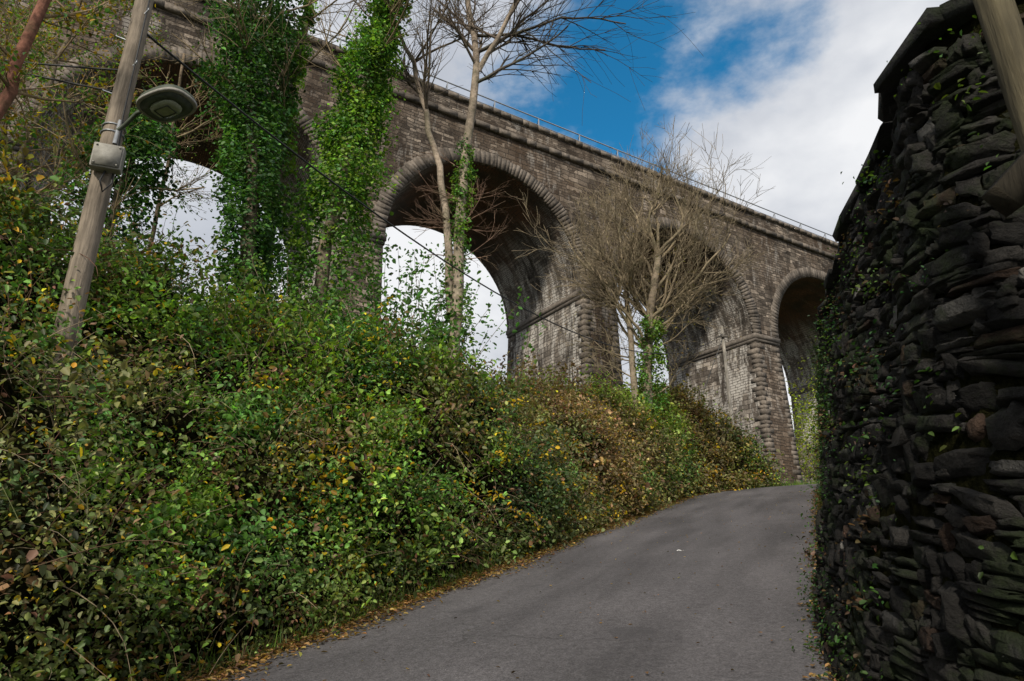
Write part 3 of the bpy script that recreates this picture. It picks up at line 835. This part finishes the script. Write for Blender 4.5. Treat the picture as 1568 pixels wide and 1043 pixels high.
g = Geo()
TT = poly([(5.4,27,3.0),(5.5,27,7.9),(5.9,27,11.0),(6.4,27,13.5)], 14); limbs(g, TT, .24, .14, (.26,.21,.15))
TB = poly([(5.1,26.8,3.0),(5.0,26.9,7.9),(4.9,27,10.5),(4.9,26.9,13.0)], 12); limbs(g, TB, .17, .08, (.26,.21,.15))
TWC = (.25,.20,.13)
for i in range(20):
    src = TT if rng.random()<.7 else TB
    k = int(rng.uniform(6, len(src)-1)); th = rng.uniform(0, 2*math.pi)
    d = np.array([math.cos(th)*.85+.15, math.sin(th)*.5, rng.uniform(.4,1.1)]); d/=np.linalg.norm(d)
    branch(g, src[k], d, rng.uniform(3.2,5.6), .075, 0, 3, TWC, .66, .06, (6,6,4), .15, None, .009)
for i in range(6):
    th = rng.uniform(-.7,.7); d = np.array([math.sin(th)+.1, .1, math.cos(th)]); d/=np.linalg.norm(d)
    branch(g, TT[-1], d, rng.uniform(4.2,5.4), .08, 0, 3, TWC, .62, .06, (6,6,4), .14, None, .009)
for i in range(16):
    k = int(rng.uniform(3, 10)); th=rng.uniform(0,2*math.pi); src = TT if rng.random()<.5 else TB; k=min(k,len(src)-1)
    branch(g, src[k], np.array([math.cos(th),math.sin(th)*.5,.4]), rng.uniform(1.5,3), .035, 0, 2, TWC, .7, .03, (6,4), .15, None, .009)
o_ = g.build("bare_spreading_tree", M_BARK)
def ivy(name, path, rads, cnt, size, cols, parent=None, cl=30, lump=.35):
    path = np.array(path); nclp = cnt//cl
    t = rng.random(nclp)*(len(path)-1); i = np.minimum(t.astype(int), len(path)-2); f=(t-i)[:,None]
    P = path[i]*(1-f)+path[i+1]*f
    r = np.interp(t, np.arange(len(path)), rads)
    th = rng.uniform(0, 2*math.pi, nclp)
    nz = fbm(np.cos(th)*1.3+path[0,0], np.sin(th)*1.3+path[0,1], P[:,2]*1.3, 2)
    rr = r*(.1+1.75*nz**1.3)*rng.uniform(.75,1.25,nclp)
    Cc = P+np.stack([np.cos(th)*rr, np.sin(th)*rr, rng.normal(0,.15,nclp)],1)
    C = np.repeat(Cc, cl, 0)+rng.normal(size=(nclp*cl,3))*np.repeat(.05+r*lump*.35, cl)[:,None]*np.array([1,1,1.3])
    cc = np.array(cols)[rng.integers(0,len(cols),nclp)]*rng.lognormal(0,.3,(nclp,1))
    O_ = np.repeat(np.stack([np.cos(th),np.sin(th),0*th],1), cl, 0)
    return leaf_mesh(name, C, size, vary(np.repeat(cc,cl,0), len(C), .28), parent, out=O_, outw=.6, asp=.8)
ivy("stem_ivy", TT[2:9]+np.array([.1,-.1,0]), np.linspace(.7,.4,7), 3500, .11, [LG*1.1, LG*.7, MG], o_)
C = np.array([5.6,27,10.5])+rng.normal(size=(1400,3))*np.array([1.4,1.0,2.2])
leaf_mesh("last_leaves", C, .07, vary(np.array([.22,.17,.05]), len(C), .3), o_)
tw = bpy.data.objects["bare_ash_tree"]
ivy("stem_ivy", T1[2:12], np.linspace(.40,.12,10), 4200, .07, [MG, LG*.8, MG*1.3], tw)

def ivytree(name, pts, r0, r1, rads, cnt, cols, size=.085, crown=8, cl=30, cr_lo=10):
    g = Geo(); T = poly(pts, 24); limbs(g, T, r0, r1, (.19,.15,.11))
    for i in range(crown):
        k = int(rng.uniform(cr_lo, 23)); th = rng.uniform(0, 2*math.pi)
        d = np.array([math.cos(th), math.sin(th), rng.uniform(.2,1)]); d/=np.linalg.norm(d)
        branch(g, T[k], d, rng.uniform(1.2,2.8), .028, 0, 2, (.26,.20,.12), .65, .05, (6,3), .14)
    o = g.build(name, M_BARK)
    ivy("ivy", T, np.interp(np.linspace(0,1,24), np.linspace(0,1,len(rads)), rads), cnt, size, cols, o, cl)
    return o
IG = [DG*1.2, MG*.8, DG*.9, MG]
LGm = [LG*.9, MG*1.3, LG*1.1, MG]  # sunlit ivy: the sunlight is put into these lighter greens
ivytree("ivy_clad_tree", [(-4.9,12,.5),(-5.05,12,5.0),(-5.35,12,8.4),(-5.8,12,11),(-5.85,12,14)], .18, .07, [.35,.45,.52,.62,.78,.5], 26000, IG)
ivytree("ivy_clad_tree", [(-7.2,11,.5),(-7.3,11,4.5),(-7.3,11,6.8),(-7.2,11.2,8.4)], .12, .05, [.5,.6,.65,.5], 11000, IG, crown=10)
ivytree("ivy_clad_tree", [(-4.1,13,.8),(-3.95,13,7.0),(-3.7,13,8.9),(-3.42,13,10.9),(-3.1,13,12.8),(-2.6,13,15)], .16, .05, [.7,.75,.65,.52,.50,.34,.15], 27000, LGm, crown=12)
ivytree("ivy_clad_tree", [(-5.2,13,.8),(-5.15,13,7.5),(-5.2,13,10.2),(-4.95,13,13.5),(-4.9,13,15)], .12, .06, [.5,.45,.22,.16,.1,.06], 6500, LGm, crown=12)
ivytree("ivy_clad_tree", [(-8.6,9.6,.5),(-8.7,9.6,4.0),(-8.9,9.6,5.8)], .09, .03, [.6,.8,.6], 8000, [MG, LG*.8, OLV*1.2], crown=12, cr_lo=4)

def thintree(name, pts, r0, r1, lo, cnt, L, col, leafc, nleaf, kids=(6,4), rm=.006, tw=(.29,.21,.12)):
    g = Geo(); T = poly(pts, 18); limbs(g, T, r0, r1, col); tips=[]
    for i in range(cnt):
        k = int(rng.uniform(lo, 17)); th = rng.uniform(0, 2*math.pi)
        d = np.array([math.cos(th), math.sin(th), rng.uniform(.2,1.1)]); d/=np.linalg.norm(d)
        branch(g, T[k], d, rng.uniform(.5,1)*L, .02, 0, 2, tw, .65, .05, kids, .15, tips, rm)
    o = g.build(name, M_BARK)
    if nleaf and tips:
        tips = np.array(tips); C = tips[rng.integers(0,len(tips),nleaf)]+rng.normal(0,.07,(nleaf,3))
        leaf_mesh("leaves", C, .065, vary(np.array(leafc)[rng.integers(0,len(leafc),nleaf)], nleaf, .3), o)
    return o
thintree("birch_tree", [(-5.95,6.6,-.8),(-5.95,6.6,3.0),(-5.88,6.5,5.3),(-5.65,6.4,6.6),(-5.5,6.4,9)], .085, .05, 7, 9, 2.0, (.24,.11,.075), [LG*.8, YE*.5, MG], 2200)
thintree("hazel_tree", [(-9.0,10.5,0),(-8.9,10.5,5.5),(-8.7,10.5,8.5),(-8.5,10.5,11.5)], .07, .03, 4, 22, 2.6, (.20,.16,.11), [LG*.9, YE*.6, OLV, MG], 7000)
thintree("hazel_tree", [(-10.4,9.8,0),(-10.2,9.8,5.0),(-10.1,9.8,8.0),(-9.9,9.8,11)], .07, .03, 4, 22, 2.8, (.20,.16,.11), [LG*.9, YE*.7, OLV, LG], 7500)
thintree("hazel_tree", [(-7.9,13.2,0),(-7.8,13.2,6.0),(-7.8,13.2,9.0),(-7.9,13.2,12)], .06, .03, 9, 12, 2.0, (.20,.15,.10), [LG*.8, OLV], 700)
C = np.array([19.5,43.0,8.3])+rng.normal(size=(5000,3))*np.array([1.3,1.6,2.0])
g = Geo()
for i in range(20):
    d = rng.normal(0,.5,3)+np.array([0,0,1.]); d/=np.linalg.norm(d)
    branch(g, np.array([19.5,43.0,4.0])+rng.normal(0,.3,3)*[1,1,0], d, 4.5, .05, 0, 1, (.15,.12,.08), .6, .03, (4,), .12)
o_ = g.build("yellowing_shrub", M_BARK)
leaf_mesh("leaves", C, .16, vary(np.array([.26,.31,.03]), len(C), .3), o_)

# ------------------------------------------------------------------ world, sun, camera
SUN_AZ = math.radians(197)   # clockwise from +Y towards +X
SUN_EL = math.radians(38)
w = bpy.data.worlds.new("World"); scene.world = w; w.use_nodes = True
nt = w.node_tree; nt.nodes.clear()
out = nt.nodes.new('ShaderNodeOutputWorld'); bg = nt.nodes.new('ShaderNodeBackground'); bg.inputs[1].default_value = .1
sky = N(nt, 'ShaderNodeTexSky', sky_type='NISHITA'); sky.sun_disc = False
sky.sun_elevation = SUN_EL; sky.sun_rotation = SUN_AZ; sky.air_density = 1.0; sky.dust_density = .4; sky.ozone_density = 2.0
skc = mix(nt, 1.0, sky.outputs[0], (.22, 1.3, 1.6), 'MULTIPLY')
tc = N(nt, 'ShaderNodeTexCoord').outputs['Generated']
mp = N(nt, 'ShaderNodeMapping'); mp.inputs['Scale'].default_value = (1, 1, 1.7); nt.links.new(tc, mp.inputs[0])
n1 = noise(nt, mp.outputs[0], 1.9, 7, .52).outputs[0]
n2 = noise(nt, vmath(nt, 'ADD', mp.outputs[0], (4.1, 2.2, 7.0)), 4.2, 8, .58).outputs[0]
def patch(c, lo, hi):
    dp = vmath(nt, 'DOT_PRODUCT', tc, c)
    dp = smath(nt, 'ADD', dp, smath(nt, 'MULTIPLY', smath(nt, 'SUBTRACT', n2, .5), .10))
    m_ = N(nt, 'ShaderNodeMapRange', interpolation_type='SMOOTHSTEP'); m_.inputs[1].default_value = lo; m_.inputs[2].default_value = hi
    nt.links.new(dp, m_.inputs[0]); return m_.outputs[0]
b1 = patch((.150,.745,.650), .980, 1.006)
b2 = patch((.235,.700,.673), .986, 1.014)
blue = smath(nt, 'MAXIMUM', b1, b2)
cl = ramp(nt, n1, [(.34, (4.1,4.5,5.3)), (.5, (6.0,6.3,6.9)), (.62, (9.1,9.2,9.4))])
fin = mix(nt, blue, cl, skc)
nt.links.new(fin, bg.inputs[0]); nt.links.new(bg.outputs[0], out.inputs[0])

sl = bpy.data.lights.new("sun", 'SUN'); sl.energy = 4.1; sl.angle = math.radians(5); sl.color = (1, .92, .80)
so = bpy.data.objects.new("sun", sl); link(so)
dirv = Vector((math.sin(SUN_AZ)*math.cos(SUN_EL), math.cos(SUN_AZ)*math.cos(SUN_EL), math.sin(SUN_EL)))
so.rotation_euler = dirv.to_track_quat('Z', 'Y').to_euler()

cam = bpy.data.cameras.new("camera"); cam.lens = 24; cam.sensor_width = 36; cam.clip_end = 3000; cam.clip_start = .05
co_ = bpy.data.objects.new("camera", cam); link(co_)
co_.location = (0, 0, 0); co_.rotation_euler = (math.radians(90+19.5), 0, 0)
scene.camera = co_
